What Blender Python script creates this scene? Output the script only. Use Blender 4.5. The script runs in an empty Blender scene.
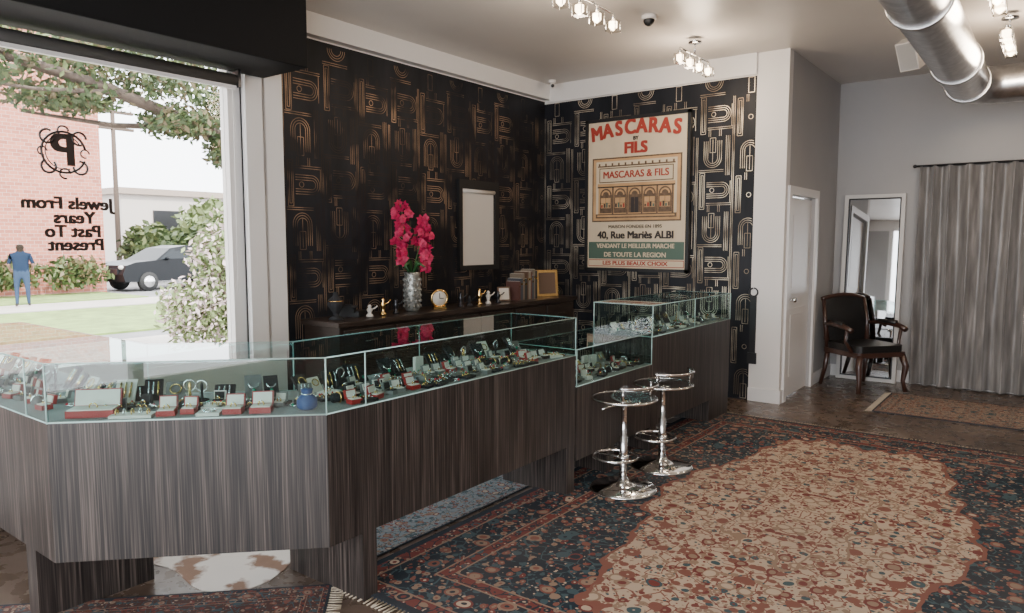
import bpy, math, random
from mathutils import Vector, Matrix
rnd=random.Random(7)
pi=math.pi
# ---------------------------------------------------------------- materials
def newmat(name):
    m=bpy.data.materials.new(name);m.use_nodes=True
    return m,m.node_tree,m.node_tree.nodes['Principled BSDF']
def mat(name,col,rough=.5,metal=0,var=0,scale=8,stretch=(1,1,1),bump=0,spec=None,emit=None,coat=0,sheen=0):
    m,nt,p=newmat(name)
    p.inputs['Base Color'].default_value=(*col,1)
    p.inputs['Roughness'].default_value=rough;p.inputs['Metallic'].default_value=metal
    if spec is not None:p.inputs['Specular IOR Level'].default_value=spec
    if coat:p.inputs['Coat Weight'].default_value=coat;p.inputs['Coat Roughness'].default_value=.08
    if sheen:p.inputs['Sheen Weight'].default_value=sheen
    if emit:
        p.inputs['Emission Color'].default_value=(*emit[0],1);p.inputs['Emission Strength'].default_value=emit[1]
    if var or bump:
        tc=nt.nodes.new('ShaderNodeTexCoord');mp=nt.nodes.new('ShaderNodeMapping');mp.inputs['Scale'].default_value=stretch
        nz=nt.nodes.new('ShaderNodeTexNoise');nz.inputs['Scale'].default_value=scale;nz.inputs['Detail'].default_value=5
        nt.links.new(tc.outputs['Object'],mp.inputs[0]);nt.links.new(mp.outputs[0],nz.inputs[0])
        if var:
            r=nt.nodes.new('ShaderNodeValToRGB');r.color_ramp.elements[0].position=.3;r.color_ramp.elements[1].position=.7
            r.color_ramp.elements[0].color=(*[c*(1-var) for c in col],1);r.color_ramp.elements[1].color=(*[min(1,c*(1+var)) for c in col],1)
            nt.links.new(nz.outputs[0],r.inputs[0]);nt.links.new(r.outputs[0],p.inputs['Base Color'])
        if bump:
            b=nt.nodes.new('ShaderNodeBump');b.inputs['Strength'].default_value=bump;b.inputs['Distance'].default_value=.02
            nt.links.new(nz.outputs[0],b.inputs['Height']);nt.links.new(b.outputs[0],p.inputs['Normal'])
    return m
def glassmat(name,tint=(1,1,1),f0=.04,ior=1.5,rough=0.0):
    m=bpy.data.materials.new(name);m.use_nodes=True;nt=m.node_tree;nt.nodes.clear()
    o=nt.nodes.new('ShaderNodeOutputMaterial');mx=nt.nodes.new('ShaderNodeMixShader');t=nt.nodes.new('ShaderNodeBsdfTransparent');g=nt.nodes.new('ShaderNodeBsdfGlossy')
    t.inputs[0].default_value=(*tint,1);g.inputs['Roughness'].default_value=rough
    fr=nt.nodes.new('ShaderNodeFresnel');fr.inputs[0].default_value=ior
    geo=nt.nodes.new('ShaderNodeNewGeometry');mu=nt.nodes.new('ShaderNodeMath');mu.operation='MULTIPLY';inv=nt.nodes.new('ShaderNodeMath');inv.operation='SUBTRACT';inv.inputs[0].default_value=1
    nt.links.new(geo.outputs['Backfacing'],inv.inputs[1]);nt.links.new(fr.outputs[0],mu.inputs[0]);nt.links.new(inv.outputs[0],mu.inputs[1])
    nt.links.new(mu.outputs[0],mx.inputs[0]);nt.links.new(t.outputs[0],mx.inputs[1]);nt.links.new(g.outputs[0],mx.inputs[2]);nt.links.new(mx.outputs[0],o.inputs[0])
    return m
NT=None
class E:
    def __init__(s,k):s.k=k
    def __add__(a,b):return mth('ADD',a,b)
    def __radd__(a,b):return mth('ADD',b,a)
    def __sub__(a,b):return mth('SUBTRACT',a,b)
    def __rsub__(a,b):return mth('SUBTRACT',b,a)
    def __mul__(a,b):return mth('MULTIPLY',a,b)
    def __rmul__(a,b):return mth('MULTIPLY',b,a)
    def __truediv__(a,b):return mth('DIVIDE',a,b)
    def __lt__(a,b):return mth('LESS_THAN',a,b)
    def __gt__(a,b):return mth('GREATER_THAN',a,b)
def mth(op,*a):
    n=NT.nodes.new('ShaderNodeMath');n.operation=op
    for i,x in enumerate(a):
        if isinstance(x,E):NT.links.new(x.k,n.inputs[i])
        else:n.inputs[i].default_value=x
    return E(n.outputs[0])
def comb(x,y,z=0):
    n=NT.nodes.new('ShaderNodeCombineXYZ')
    for i,q in enumerate((x,y,z)):
        if isinstance(q,E):NT.links.new(q.k,n.inputs[i])
        else:n.inputs[i].default_value=q
    return n.outputs[0]
def mixc(f,a,b):
    n=NT.nodes.new('ShaderNodeMix');n.data_type='RGBA'
    if isinstance(f,E):NT.links.new(f.k,n.inputs[0])
    else:n.inputs[0].default_value=f
    for i,c in ((6,a),(7,b)):
        if isinstance(c,tuple):n.inputs[i].default_value=(*c,1)
        else:NT.links.new(c,n.inputs[i])
    return n.outputs[2]
def vor(vec,scale,feat='F1',rand=1):
    n=NT.nodes.new('ShaderNodeTexVoronoi');n.feature=feat;n.inputs['Scale'].default_value=scale;n.inputs['Randomness'].default_value=rand
    NT.links.new(vec,n.inputs['Vector']);return n
def noise(vec,scale,det=3):
    n=NT.nodes.new('ShaderNodeTexNoise');n.inputs['Scale'].default_value=scale;n.inputs['Detail'].default_value=det
    NT.links.new(vec,n.inputs['Vector']);return n
def ramp(sock,stops,const=True):
    n=NT.nodes.new('ShaderNodeValToRGB')
    if const:n.color_ramp.interpolation='CONSTANT'
    el=n.color_ramp.elements
    while len(el)<len(stops):el.new(.5)
    for e,(p,c) in zip(el,stops):e.position=p;e.color=(*c,1)
    NT.links.new(sock.k if isinstance(sock,E) else sock,n.inputs[0]);return n.outputs[0]
def objxyz():
    tc=NT.nodes.new('ShaderNodeTexCoord');s=NT.nodes.new('ShaderNodeSeparateXYZ');NT.links.new(tc.outputs['Object'],s.inputs[0])
    return tc.outputs['Object'],E(s.outputs[0]),E(s.outputs[1]),E(s.outputs[2])

CREAM=(.46,.36,.27);RED=(.16,.040,.035);NAVY=(.014,.026,.038);TEAL=(.045,.085,.10);TAN=(.26,.18,.13);RUST=(.20,.08,.06)
def rugmat(name,hx,hy,med=True,base=NAVY,border=RED,field2=None,sc=1.0):
    global NT
    m,NT,p=newmat(name)
    o,x,y,z=objxyz()
    ax=mth('ABSOLUTE',x);ay=mth('ABSOLUTE',y)
    nz=noise(o,7.0*sc,2);sx=NT.nodes.new('ShaderNodeSeparateColor');NT.links.new(nz.outputs['Color'],sx.inputs[0])
    mx=ax+(E(sx.outputs[0])-.5)*.05;my=ay+(E(sx.outputs[1])-.5)*.05
    v=comb(mx,my,0)
    A=vor(v,9.0*sc);Bv=vor(v,21*sc);Cv=vor(v,44*sc);Ed=vor(v,12*sc,'DISTANCE_TO_EDGE')
    def rc(n):
        s=NT.nodes.new('ShaderNodeSeparateColor');NT.links.new(n.outputs['Color'],s.inputs[0]);return E(s.outputs[0])
    def flor(bg,pal1,pal2,vine,k=1.0):
        c=mixc(E(Ed.outputs['Distance'])<.035,bg,vine)
        c=mixc(E(Cv.outputs['Distance'])<.30*k,c,ramp(rc(Cv),pal2))
        c=mixc(E(Bv.outputs['Distance'])<.36*k,c,ramp(rc(Bv),pal1))
        c=mixc(E(Bv.outputs['Distance'])<.16,c,ramp(rc(Bv),pal2))
        c=mixc(E(A.outputs['Distance'])<.31*k,c,ramp(rc(A),pal1))
        c=mixc(E(A.outputs['Distance'])<.22*k,c,ramp(rc(A),pal2))
        c=mixc(E(A.outputs['Distance'])<.10,c,bg)
        return c
    fA=flor(base,[(0,RUST),(.2,TEAL),(.45,TAN),(.58,base),(.82,RED)],[(0,TAN),(.2,TEAL),(.42,RUST),(.6,base),(.86,CREAM)],TEAL,1.12)
    fM=flor(CREAM,[(0,RUST),(.22,TAN),(.40,CREAM),(.60,RED),(.78,TEAL),(.9,TAN)],[(0,RUST),(.2,CREAM),(.42,TEAL),(.56,TAN),(.8,RED)],RUST,1.20)
    fB=flor(border,[(0,NAVY),(.3,TAN),(.45,TEAL),(.7,NAVY)],[(0,TAN),(.3,NAVY),(.6,RED),(.8,CREAM)],NAVY)
    col=fA
    if med:
        th=mth('ARCTAN2',y/2.1,x)
        rx=hx*.515;ry=hy*.79
        r=mth('POWER',mth('POWER',ax/rx,2.3)+mth('POWER',ay/ry,2.3),.4348)
        jit=(E(sx.outputs[2])-.5)*.14
        ring=r+jit-(1.0+.03*mth('COSINE',th*26)+.07*mth('COSINE',th*6))
        sp=mth('POWER',(ax/hx),2.6)+mth('POWER',(ay/hy),2.6)
        col=mixc(sp>1.05,col,fB)
        col=mixc(mth('ABSOLUTE',sp-1.05)<.03,col,TAN)
        col=mixc(ring<.028,col,RUST)
        col=mixc(ring<.0,col,fM)
        r2=r+jit-(.42+.05*mth('COSINE',th*10))
        col=mixc(mth('ABSOLUTE',r2)<.012,col,TAN)
    e=mth('MINIMUM',hx-ax,hy-ay)
    s=min(1,hx/1.4)
    col=mixc(e<.40*s,col,TAN);col=mixc(e<.39*s,col,fB);col=mixc(e<.33*s,col,TAN);col=mixc(e<.32*s,col,fA)
    col=mixc(e<.12*s,col,TAN);col=mixc(e<.11*s,col,fB);col=mixc(e<.04*s,col,NAVY)
    wear=noise(o,1.2,4);f=ramp(wear.outputs[0],[(.3,(.03,.03,.03)),(.8,(.30,.30,.30))],False)
    col=mixc(E(f),col,(.19,.16,.145))
    NT.links.new(col,p.inputs['Base Color']);p.inputs['Roughness'].default_value=.95;p.inputs['Specular IOR Level'].default_value=.1
    b=NT.nodes.new('ShaderNodeBump');b.inputs['Strength'].default_value=.4;b.inputs['Distance'].default_value=.004
    bn=noise(o,250,2);NT.links.new(bn.outputs[0],b.inputs['Height']);NT.links.new(b.outputs[0],p.inputs['Normal'])
    return m
def woodmat():
    global NT
    m,NT,p=newmat('zebra_laminate')
    o,x,y,z=objxyz()
    u=(x+y*1.37)
    v=comb(u*1.0,u*.6,z*.022)
    n1=noise(v,95,4);n2=noise(comb(u,3.1,z*.05),14,3)
    c=ramp(E(n1.outputs[0])*.75+E(n2.outputs[0])*.25,[(.36,(.008,.007,.007)),(.47,(.027,.0215,.0195)),(.56,(.055,.044,.039)),(.68,(.135,.107,.093))],False)
    NT.links.new(c,p.inputs['Base Color']);p.inputs['Roughness'].default_value=.42
    return m
def floormat():
    global NT
    m,NT,p=newmat('stained_concrete')
    o,x,y,z=objxyz()
    n1=noise(o,1.3,6);n2=noise(o,9,5)
    c=ramp(E(n1.outputs[0])*.65+E(n2.outputs[0])*.35,[(.3,(.045,.032,.024)),(.5,(.10,.070,.052)),(.62,(.15,.11,.085)),(.75,(.2,.16,.13))],False)
    NT.links.new(c,p.inputs['Base Color'])
    rr=ramp(n2.outputs[0],[(.3,(.18,.18,.18)),(.7,(.4,.4,.4))],False);NT.links.new(rr,p.inputs['Roughness'])
    return m
def wallpapermat():
    global NT
    m,NT,p=newmat('wallpaper_navy')
    o,x,y,z=objxyz()
    n=noise(comb((x+y)*3.,0.,z*.8),1.7,4)
    c=ramp(n.outputs[0],[(.3,(.006,.007,.010)),(.7,(.018,.019,.024))],False)
    NT.links.new(c,p.inputs['Base Color']);p.inputs['Roughness'].default_value=.5;p.inputs['Specular IOR Level'].default_value=.22
    return m
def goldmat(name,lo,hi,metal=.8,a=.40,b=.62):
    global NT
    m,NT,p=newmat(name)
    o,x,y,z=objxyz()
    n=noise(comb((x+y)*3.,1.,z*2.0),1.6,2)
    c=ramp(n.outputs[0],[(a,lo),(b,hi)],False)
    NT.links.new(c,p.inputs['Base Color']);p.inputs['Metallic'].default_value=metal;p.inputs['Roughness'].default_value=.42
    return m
def brickmat():
    global NT
    m,NT,p=newmat('brick')
    o,x,y,z=objxyz()
    b=NT.nodes.new('ShaderNodeTexBrick');NT.links.new(comb(y+x,z,0),b.inputs['Vector'])
    b.inputs['Scale'].default_value=2.2;b.inputs['Color1'].default_value=(.42,.15,.10,1);b.inputs['Color2'].default_value=(.30,.10,.07,1);b.inputs['Mortar'].default_value=(.42,.32,.28,1)
    b.inputs['Mortar Size'].default_value=.012
    NT.links.new(b.outputs[0],p.inputs['Base Color']);p.inputs['Roughness'].default_value=.9
    return m
def cowmat():
    global NT
    m,NT,p=newmat('cowhide')
    o,x,y,z=objxyz()
    n=noise(o,4.2,6)
    c=ramp(n.outputs[0],[(0,(.66,.61,.55)),(.47,(.70,.65,.59)),(.53,(.24,.14,.09)),(1,(.12,.06,.04))],False)
    NT.links.new(c,p.inputs['Base Color']);p.inputs['Roughness'].default_value=.8
    return m
def curtainmat():
    global NT
    m,NT,p=newmat('crushed_velvet')
    o,x,y,z=objxyz()
    n=noise(comb(x*12,0.,z*1.1),2.0,6)
    c=ramp(n.outputs[0],[(.32,(.10,.092,.089)),(.52,(.17,.16,.153)),(.72,(.31,.29,.28))],False)  # crushed pile tones, streaked vertically to paint lighter and darker folds into the colour
    NT.links.new(c,p.inputs['Base Color']);p.inputs['Roughness'].default_value=.32;p.inputs['Sheen Weight'].default_value=.4
    return m
WOOD=woodmat();FLOOR=floormat();WP=wallpapermat();GOLDP=goldmat('foil_gold',(.22,.17,.12),(.90,.78,.60));GOLDL=goldmat('foil_gold_dim',(.025,.018,.015),(.46,.31,.20),.6,.44,.70)  # GOLDL is the same gold foil with the left wall's dimmer sheen coloured in
CEIL=mat('ceiling_paint',(.62,.58,.54),.40,var=.05,scale=1.2);WHITE=mat('white_paint',(.72,.69,.66),.5);GREYW=mat('grey_paint',(.39,.38,.375),.7,var=.03,scale=2)
TRIM=mat('trim_white',(.75,.73,.71),.4);BLACK=mat('black_paint',(.008,.008,.009),.5);BLKV=mat('black_velvet',(.012,.012,.014),.8);MATTEB=mat('valance_black',(.005,.005,.0055),.7,spec=.2)
CHROME=mat('chrome',(.8,.8,.8),.08,1);ALU=mat('galvanized',(.58,.58,.59),.28,1,var=.18,scale=14);DARKM=mat('dark_metal',(.05,.05,.055),.3,.8)
GLASS=glassmat('case_glass',(.86,.94,.93),ior=1.65);GTOP=glassmat('case_top_glass',(.68,.84,.84),ior=2.0);WGLASS=glassmat('window_glass',(.97,.98,.98),ior=1.25);EDGE=mat('glass_edge',(.42,.60,.57),.15,coat=.5)
ACRY=glassmat('clear_acrylic',(.86,.88,.88),ior=1.7)
CASEFL=mat('case_lining',(.20,.21,.205),.8);GREYD=mat('grey_display',(.16,.155,.15),.8);REDB=mat('red_leather',(.33,.02,.02),.4);SATIN=mat('white_satin',(.66,.62,.56),.5);BLUEB=mat('blue_velvet',(.01,.045,.16),.6)
GOLD=mat('gold',(.80,.52,.20),.2,1);SILVER=mat('silver',(.85,.85,.86),.15,1);GEM=mat('gem_green',(.02,.25,.15),.05);GEMR=mat('gem_red',(.5,.02,.04),.05)
# ---------------------------------------------------------------- builder
class B:
    def __init__(s,name):s.n=name;s.v=[];s.f=[];s.m=[];s.s=[];s.mats=[];s.M=Matrix()
    def mi(s,mt):
        if mt not in s.mats:s.mats.append(mt)
        return s.mats.index(mt)
    def add(s,vs,fs,mt,sm=False):
        o=len(s.v);s.v+=[tuple(s.M@Vector(q)) for q in vs];k=s.mi(mt)
        for f in fs:s.f.append(tuple(i+o for i in f));s.m.append(k);s.s.append(sm)
    def box(s,x0,x1,y0,y1,z0,z1,mt):
        s.add([(x,y,z) for z in (z0,z1) for y in (y0,y1) for x in (x0,x1)],[(0,2,3,1),(4,5,7,6),(0,1,5,4),(2,6,7,3),(0,4,6,2),(1,3,7,5)],mt)
    def prism(s,poly,z0,z1,mt):
        n=len(poly);s.add([(x,y,z0) for x,y in poly]+[(x,y,z1) for x,y in poly],[tuple(range(n))[::-1],tuple(range(n,2*n))]+[(i,(i+1)%n,n+(i+1)%n,n+i) for i in range(n)],mt)
    def tube(s,pts,r,mt,n=10,closed=False,caps=True):
        pts=[Vector(p) for p in pts];N=len(pts);vs=[];fs=[];ref=None
        for i,p in enumerate(pts):
            a=pts[(i-1)%N] if (closed or i>0) else p;b=pts[(i+1)%N] if (closed or i<N-1) else p
            t=(b-a).normalized()
            if ref is None:ref=t.orthogonal().normalized()
            ref=(ref-t*ref.dot(t)).normalized();bi=t.cross(ref);rr=r[i] if isinstance(r,(list,tuple)) else r
            vs+=[tuple(p+(ref*math.cos(2*pi*k/n)+bi*math.sin(2*pi*k/n))*rr) for k in range(n)]
        for i in range(N if closed else N-1):
            j=(i+1)%N
            fs+=[(i*n+k,i*n+(k+1)%n,j*n+(k+1)%n,j*n+k) for k in range(n)]
        if not closed and caps:fs+=[tuple(range(n))[::-1],tuple(range((N-1)*n,N*n))]
        s.add(vs,fs,mt,True)
    def lathe(s,prof,mt,n=24,c=(0,0,0)):
        vs=[(c[0]+r*math.cos(2*pi*k/n),c[1]+r*math.sin(2*pi*k/n),c[2]+z) for r,z in prof for k in range(n)];N=len(prof)
        fs=[(i*n+k,i*n+(k+1)%n,(i+1)*n+(k+1)%n,(i+1)*n+k) for i in range(N-1) for k in range(n)]
        fs+=[tuple(range(n))[::-1],tuple(range((N-1)*n,N*n))]
        s.add(vs,fs,mt,True)
    def sph(s,c,r,mt,n=12):
        if not isinstance(r,tuple):r=(r,r,r)
        vs=[];fs=[];h=n//2+1
        for i in range(1,h):
            a=pi*i/h
            vs+=[(c[0]+r[0]*math.sin(a)*math.cos(2*pi*k/n),c[1]+r[1]*math.sin(a)*math.sin(2*pi*k/n),c[2]+r[2]*math.cos(a)) for k in range(n)]
        fs=[(i*n+k,(i+1)*n+k,(i+1)*n+(k+1)%n,i*n+(k+1)%n) for i in range(h-2) for k in range(n)]
        t=len(vs);vs+=[(c[0],c[1],c[2]+r[2]),(c[0],c[1],c[2]-r[2])]
        fs+=[(t,k,(k+1)%n) for k in range(n)]+[(t+1,(h-2)*n+(k+1)%n,(h-2)*n+k) for k in range(n)]
        s.add(vs,fs,mt,True)
    def ring(s,c,R,r,mt,axis='z',n=24,m=6,a0=0,a1=2*pi):
        cl=abs(a1-a0-2*pi)<1e-6;q=[]
        for k in range(n+(0 if cl else 1)):
            a=a0+(a1-a0)*k/n;u,w=R*math.cos(a),R*math.sin(a)
            q.append({'z':(c[0]+u,c[1]+w,c[2]),'y':(c[0]+u,c[1],c[2]+w),'x':(c[0],c[1]+u,c[2]+w)}[axis])
        s.tube(q,r,mt,m,cl)
    def done(s,loc=(0,0,0),rz=0,bev=0,parent=None,rx=0):
        me=bpy.data.meshes.new(s.n);me.from_pydata(s.v,[],s.f)
        for mt in s.mats:me.materials.append(mt)
        me.polygons.foreach_set('material_index',s.m);me.polygons.foreach_set('use_smooth',s.s);me.update()
        o=bpy.data.objects.new(s.n,me);bpy.context.collection.objects.link(o);o.location=loc;o.rotation_euler=(rx,0,rz)
        if bev:
            b=o.modifiers.new('b','BEVEL');b.width=bev;b.segments=2;b.limit_method='ANGLE'
        if parent:o.parent=parent
        return o
# bold is faked by overlapping slightly shifted copies of each word (each on its own 0.2 mm layer)
def text(body,loc,rot,size,mt,parent,name,bold=0.0,sx=1,along=(1,0,0),nrm=(0,-1,0),cp=3):
    L=Vector(loc);A=Vector(along);Nn=Vector(nrm)
    offs=[0] if not bold else [(-1+2*i/(cp-1))*bold for i in range(cp)]
    for i,d in enumerate(offs):
        for j,dz in enumerate((0,) if not bold else (-.5,.5)):
            t=bpy.data.curves.new(name,'FONT');t.body=body;t.size=size;t.align_x='CENTER';t.align_y='CENTER';t.extrude=.0004;t.materials.append(mt);t.resolution_u=5
            o=bpy.data.objects.new(name,t);bpy.context.collection.objects.link(o)
            o.location=L+A*d+Vector((0,0,dz*bold))+Nn*(.0002*(i*2+j));o.rotation_euler=rot;o.scale=(sx,1,1);o.parent=parent
XW=-4.86;YW=7.06;YF=9.02;XR=-2.09;ZC=3.37
# ---------------------------------------------------------------- room shell
b=B('floor');b.box(-5.06,3.4,-2.6,9.2,-.1,0,FLOOR);b.done()
b=B('ceiling');b.box(-5.06,3.4,-2.6,9.2,ZC,ZC+.1,CEIL);b.done()
b=B('wall_left');x0=XW-.2
b.box(x0,XW,-2.5,-1.6,0,ZC,WHITE);b.box(x0,XW,-1.6,3.12,0,.72,WHITE);b.box(x0,XW,-1.6,3.12,2.95,ZC,WHITE);b.box(x0,XW,3.12,3.45,0,ZC,WHITE)
for y0,y1,z0,z1 in [(3.45,5.55,0,3.19),(5.55,6.08,0,1.33),(5.55,6.08,2.13,3.19),(6.08,7.06,0,3.19)]:b.box(x0,XW,y0,y1,z0,z1,WP)
b.box(x0,XW,3.45,7.06,3.19,ZC,WHITE);b.done()
b=B('wall_back');b.box(-5.06,-2.39,YW,YW+.12,0,3.16,WP);b.box(-5.06,-2.39,YW,YW+.12,3.16,ZC,WHITE);b.box(-2.39,XR,YW,YW+.12,0,ZC,WHITE);b.done()
b=B('wall_recess');b.box(XR-.12,XR,YW+.12,7.22,0,ZC,GREYW);b.done()
b=B('wall_recess');b.box(XR-.12,XR,7.22,8.12,2.03,ZC,GREYW);b.done()
b=B('wall_recess');b.box(XR-.12,XR,8.12,YF,0,ZC,GREYW);b.done()
b=B('wall_far');b.box(XR-.12,3.4,YF,YF+.12,0,ZC,GREYW);b.done()
b=B('wall_right');b.box(3.2,3.4,-2.5,9.02,0,ZC,GREYW);b.done()
b=B('wall_front');b.box(-5.06,3.4,-2.6,-2.5,0,.3,WHITE);b.box(-5.06,3.4,-2.6,-2.5,3.1,ZC,WHITE);b.box(-5.06,-3.45,-2.6,-2.5,.3,3.1,GREYW)
for xx in (-3.45,-1.1,1.0,3.1):b.box(xx,xx+.1,-2.6,-2.5,.3,3.1,WHITE)
b.done()
b=B('trim_soffit');b.box(XW,XW+.09,3.45,YW,3.20,ZC,TRIM);b.box(XW+.09,-2.39,YW-.03,YW,3.17,ZC,TRIM);b.done()
b=B('baseboard_back');b.box(-2.39,XR+.015,YW-.015,YW,0,.13,TRIM);b.box(XR,XR+.015,YW,7.14,0,.13,TRIM);b.done()
b=B('baseboard_recess');b.box(XR,XR+.015,8.2,YF,0,.13,TRIM);b.box(XR+.015,3.2,YF-.015,YF,0,.13,TRIM);b.done()
# wallpaper foil pattern as thin ribbons
def ribbon(b,pts,w,mp,mt):
    n=len(pts);vs=[]
    for i,p in enumerate(pts):
        a=pts[max(0,i-1)];c=pts[min(n-1,i+1)];dx,dy=c[0]-a[0],c[1]-a[1];l=math.hypot(dx,dy) or 1
        nx,ny=-dy/l*w/2,dx/l*w/2;vs+=[mp(p[0]+nx,p[1]+ny),mp(p[0]-nx,p[1]-ny)]
    b.add(vs,[(2*i,2*i+1,2*i+3,2*i+2) for i in range(n-1)],mt)
def arc(cx,cy,r,a0,a1,n=14):return [(cx+r*math.cos(a0+(a1-a0)*i/n),cy+r*math.sin(a0+(a1-a0)*i/n)) for i in range(n+1)]
def motif():      # coordinates in metres, tile .52 x 1.04
    L=[]
    def rect(x0,x1,z0,z1):L.extend([[(x0,z0),(x1,z0)],[(x0,z1),(x1,z1)],[(x0,z0),(x0,z1)],[(x1,z0),(x1,z1)]])
    for x in (.0,.022):L+=[[(x,.0),(x,1.04)]]
    for k in range(3):
        r=.07+.028*k
        L.append(arc(.24,.30,r,0,pi,16));L.append([(.24-r,.30),(.24-r,.06)]);L.append([(.24+r,.30),(.24+r,.06)])
        L.append(arc(.38,.74,.05+.028*k,-pi/2,pi/2,14))
        L.append([(.38,.69-.028*k),(.16,.69-.028*k)]);L.append([(.38,.79+.028*k),(.16,.79+.028*k)])
    rect(.06,.13,.50,1.00);rect(.08,.11,.53,.97)
    rect(.20,.28,.02,.22)
    L.append([(.24,.04),(.24,.36)])
    for x in (.43,.455,.48):L.append([(x,.0),(x,.54)])
    L.append([(.04,.46),(.40,.46)]);L.append([(.04,.485),(.40,.485)])
    L.append([(.16,.92),(.52,.92)]);L.append([(.16,.945),(.52,.945)])
    for x in (.18,.205,.33,.355):L.append([(x,.945),(x,1.04)])
    L.append([(.50,.62),(.50,.92)]);L.append(arc(.24,.74,.03,0,2*pi,16))
    return L
MOT=motif()
def paper(name,u0,u1,z1,mp,mt,wd):
    b=B(name);tw,th=.52,1.04;i=0;u=u0;S=.72
    tw*=S;th*=S
    while u<u1:
        fl=i%2
        z=(-.5*th if fl else 0)
        while z<z1:
            for L in MOT:
                q=[(u+x*S,z+((1.04-y) if fl else y)*S) for x,y in L if u0<=u+x*S<=u1-.004 and .0<=z+((1.04-y) if fl else y)*S<=z1-.004]
                if len(q)>1:ribbon(b,q,wd,mp,mt)
            z+=th
        u+=tw;i+=1
    return b.done()
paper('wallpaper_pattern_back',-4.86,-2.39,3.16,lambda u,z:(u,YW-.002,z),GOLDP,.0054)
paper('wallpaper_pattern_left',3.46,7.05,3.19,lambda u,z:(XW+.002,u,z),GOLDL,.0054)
# ---------------------------------------------------------------- main window
b=B('window_1')
for y0,y1,xa,xb,mt in [(3.02,3.12,-.12,-.02,TRIM),(3.12,3.26,-.02,.05,TRIM),(3.30,3.45,.0,.03,TRIM)]:b.box(XW+xa,XW+xb,y0,y1,.72,2.95,mt)
b.box(XW-.12,XW-.02,-1.6,3.12,.72,.80,TRIM);b.box(XW-.12,XW-.02,-1.6,3.12,2.88,2.95,TRIM);b.box(XW-.12,XW-.02,-1.6,-1.5,.72,2.95,TRIM)
b.box(XW-.08,XW-.07,-1.5,3.02,.80,2.88,WGLASS)
w=b.done()
LET=mat('vinyl_letter',(.030,.020,.017),.4)
R=(pi/2,0,-pi/2);xl=XW-.064
for i,(s,yy,zz,sz,bd) in enumerate([('Jewels From',1.94,1.81,.105,.005),('Years',1.97,1.722,.105,.005),('Past To',1.96,1.637,.105,.005),('Present',1.975,1.553,.105,.005),('P',1.93,2.13,.27,.010)]):
    text(s,(xl,yy,zz),R,sz,LET,w,'letters_%d'%(i+1),bold=bd,along=(0,1,0),nrm=(1,0,0))
b=B('logo_scrolls')
for cy,cz,r,a0,a1,th in [(1.93,2.125,.125,.2,5.9,.013),(1.93,2.125,.105,.5,5.0,.006),(2.02,2.215,.04,0,5,.012),(1.84,2.035,.04,2,7,.012),(1.84,2.215,.04,1,6,.012),(2.02,2.035,.04,3,8,.012),(1.93,2.255,.03,0,5,.010),(1.93,1.995,.03,0,5,.010),(2.05,2.125,.025,0,5,.008),(1.81,2.125,.025,0,5,.008)]:b.ring((xl,cy,cz),r,th*.6,LET,'x',24,5,a0,a1)
b.done(parent=w)
b=B('valance');b.box(XW+.052,-4.28,-2.4,3.28,2.79,3.36,MATTEB);b.done(bev=.006)
b=B('roller_blind');b.tube([(XW+.12,-1.5,2.72),(XW+.12,3.0,2.72)],.04,mat('blind_roll',(.10,.10,.10),.6),12)
for yy in (-1.5,3.0):b.box(XW+.08,XW+.16,yy,yy+.02,2.67,2.79,DARKM)
b.box(XW+.105,XW+.135,-1.5,3.0,2.655,2.68,TRIM)
b.done()
b=B('pulley_cord');b.tube([(XW+.12,2.98,2.70),(XW+.10,2.98,1.2)],.003,TRIM,5);b.done()
# small window
b=B('window_2')
for y0,y1,z0,z1 in [(5.50,5.55,1.28,2.20),(6.08,6.14,1.28,2.20),(5.55,6.08,2.11,2.20),(5.55,6.08,1.28,1.33)]:b.box(XW,XW+.04,y0,y1,z0,z1,BLACK)
SH=mat('blind_fabric',(.58,.545,.50),.8)
b.box(XW-.0,XW+.012,5.55,6.08,1.33,2.12,SH);b.tube([(XW+.02,5.55,2.09),(XW+.02,6.08,2.09)],.022,SH,10)
w2=b.done()
# ---------------------------------------------------------------- door
b=B('door_1')
b.box(XR-.07,XR-.03,7.24,8.10,.01,2.01,TRIM)
for z0,z1 in ((.15,.9),(1.05,1.9)):
    b.box(XR-.03,XR-.022,7.36,7.98,z0,z1,TRIM);b.box(XR-.022,XR-.016,7.42,7.92,z0+.06,z1-.06,TRIM)
for y0,y1,z1 in ((7.14,7.22,2.11),(8.12,8.20,2.11)):b.box(XR,XR+.022,y0,y1,0,z1,TRIM)
b.box(XR,XR+.022,7.22,8.12,2.03,2.11,TRIM)
b.tube([(XR-.02,7.33,1.0),(XR+.03,7.33,1.0)],.012,CHROME);b.sph((XR+.04,7.33,1.0),.027,CHROME)
b.done()
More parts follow.
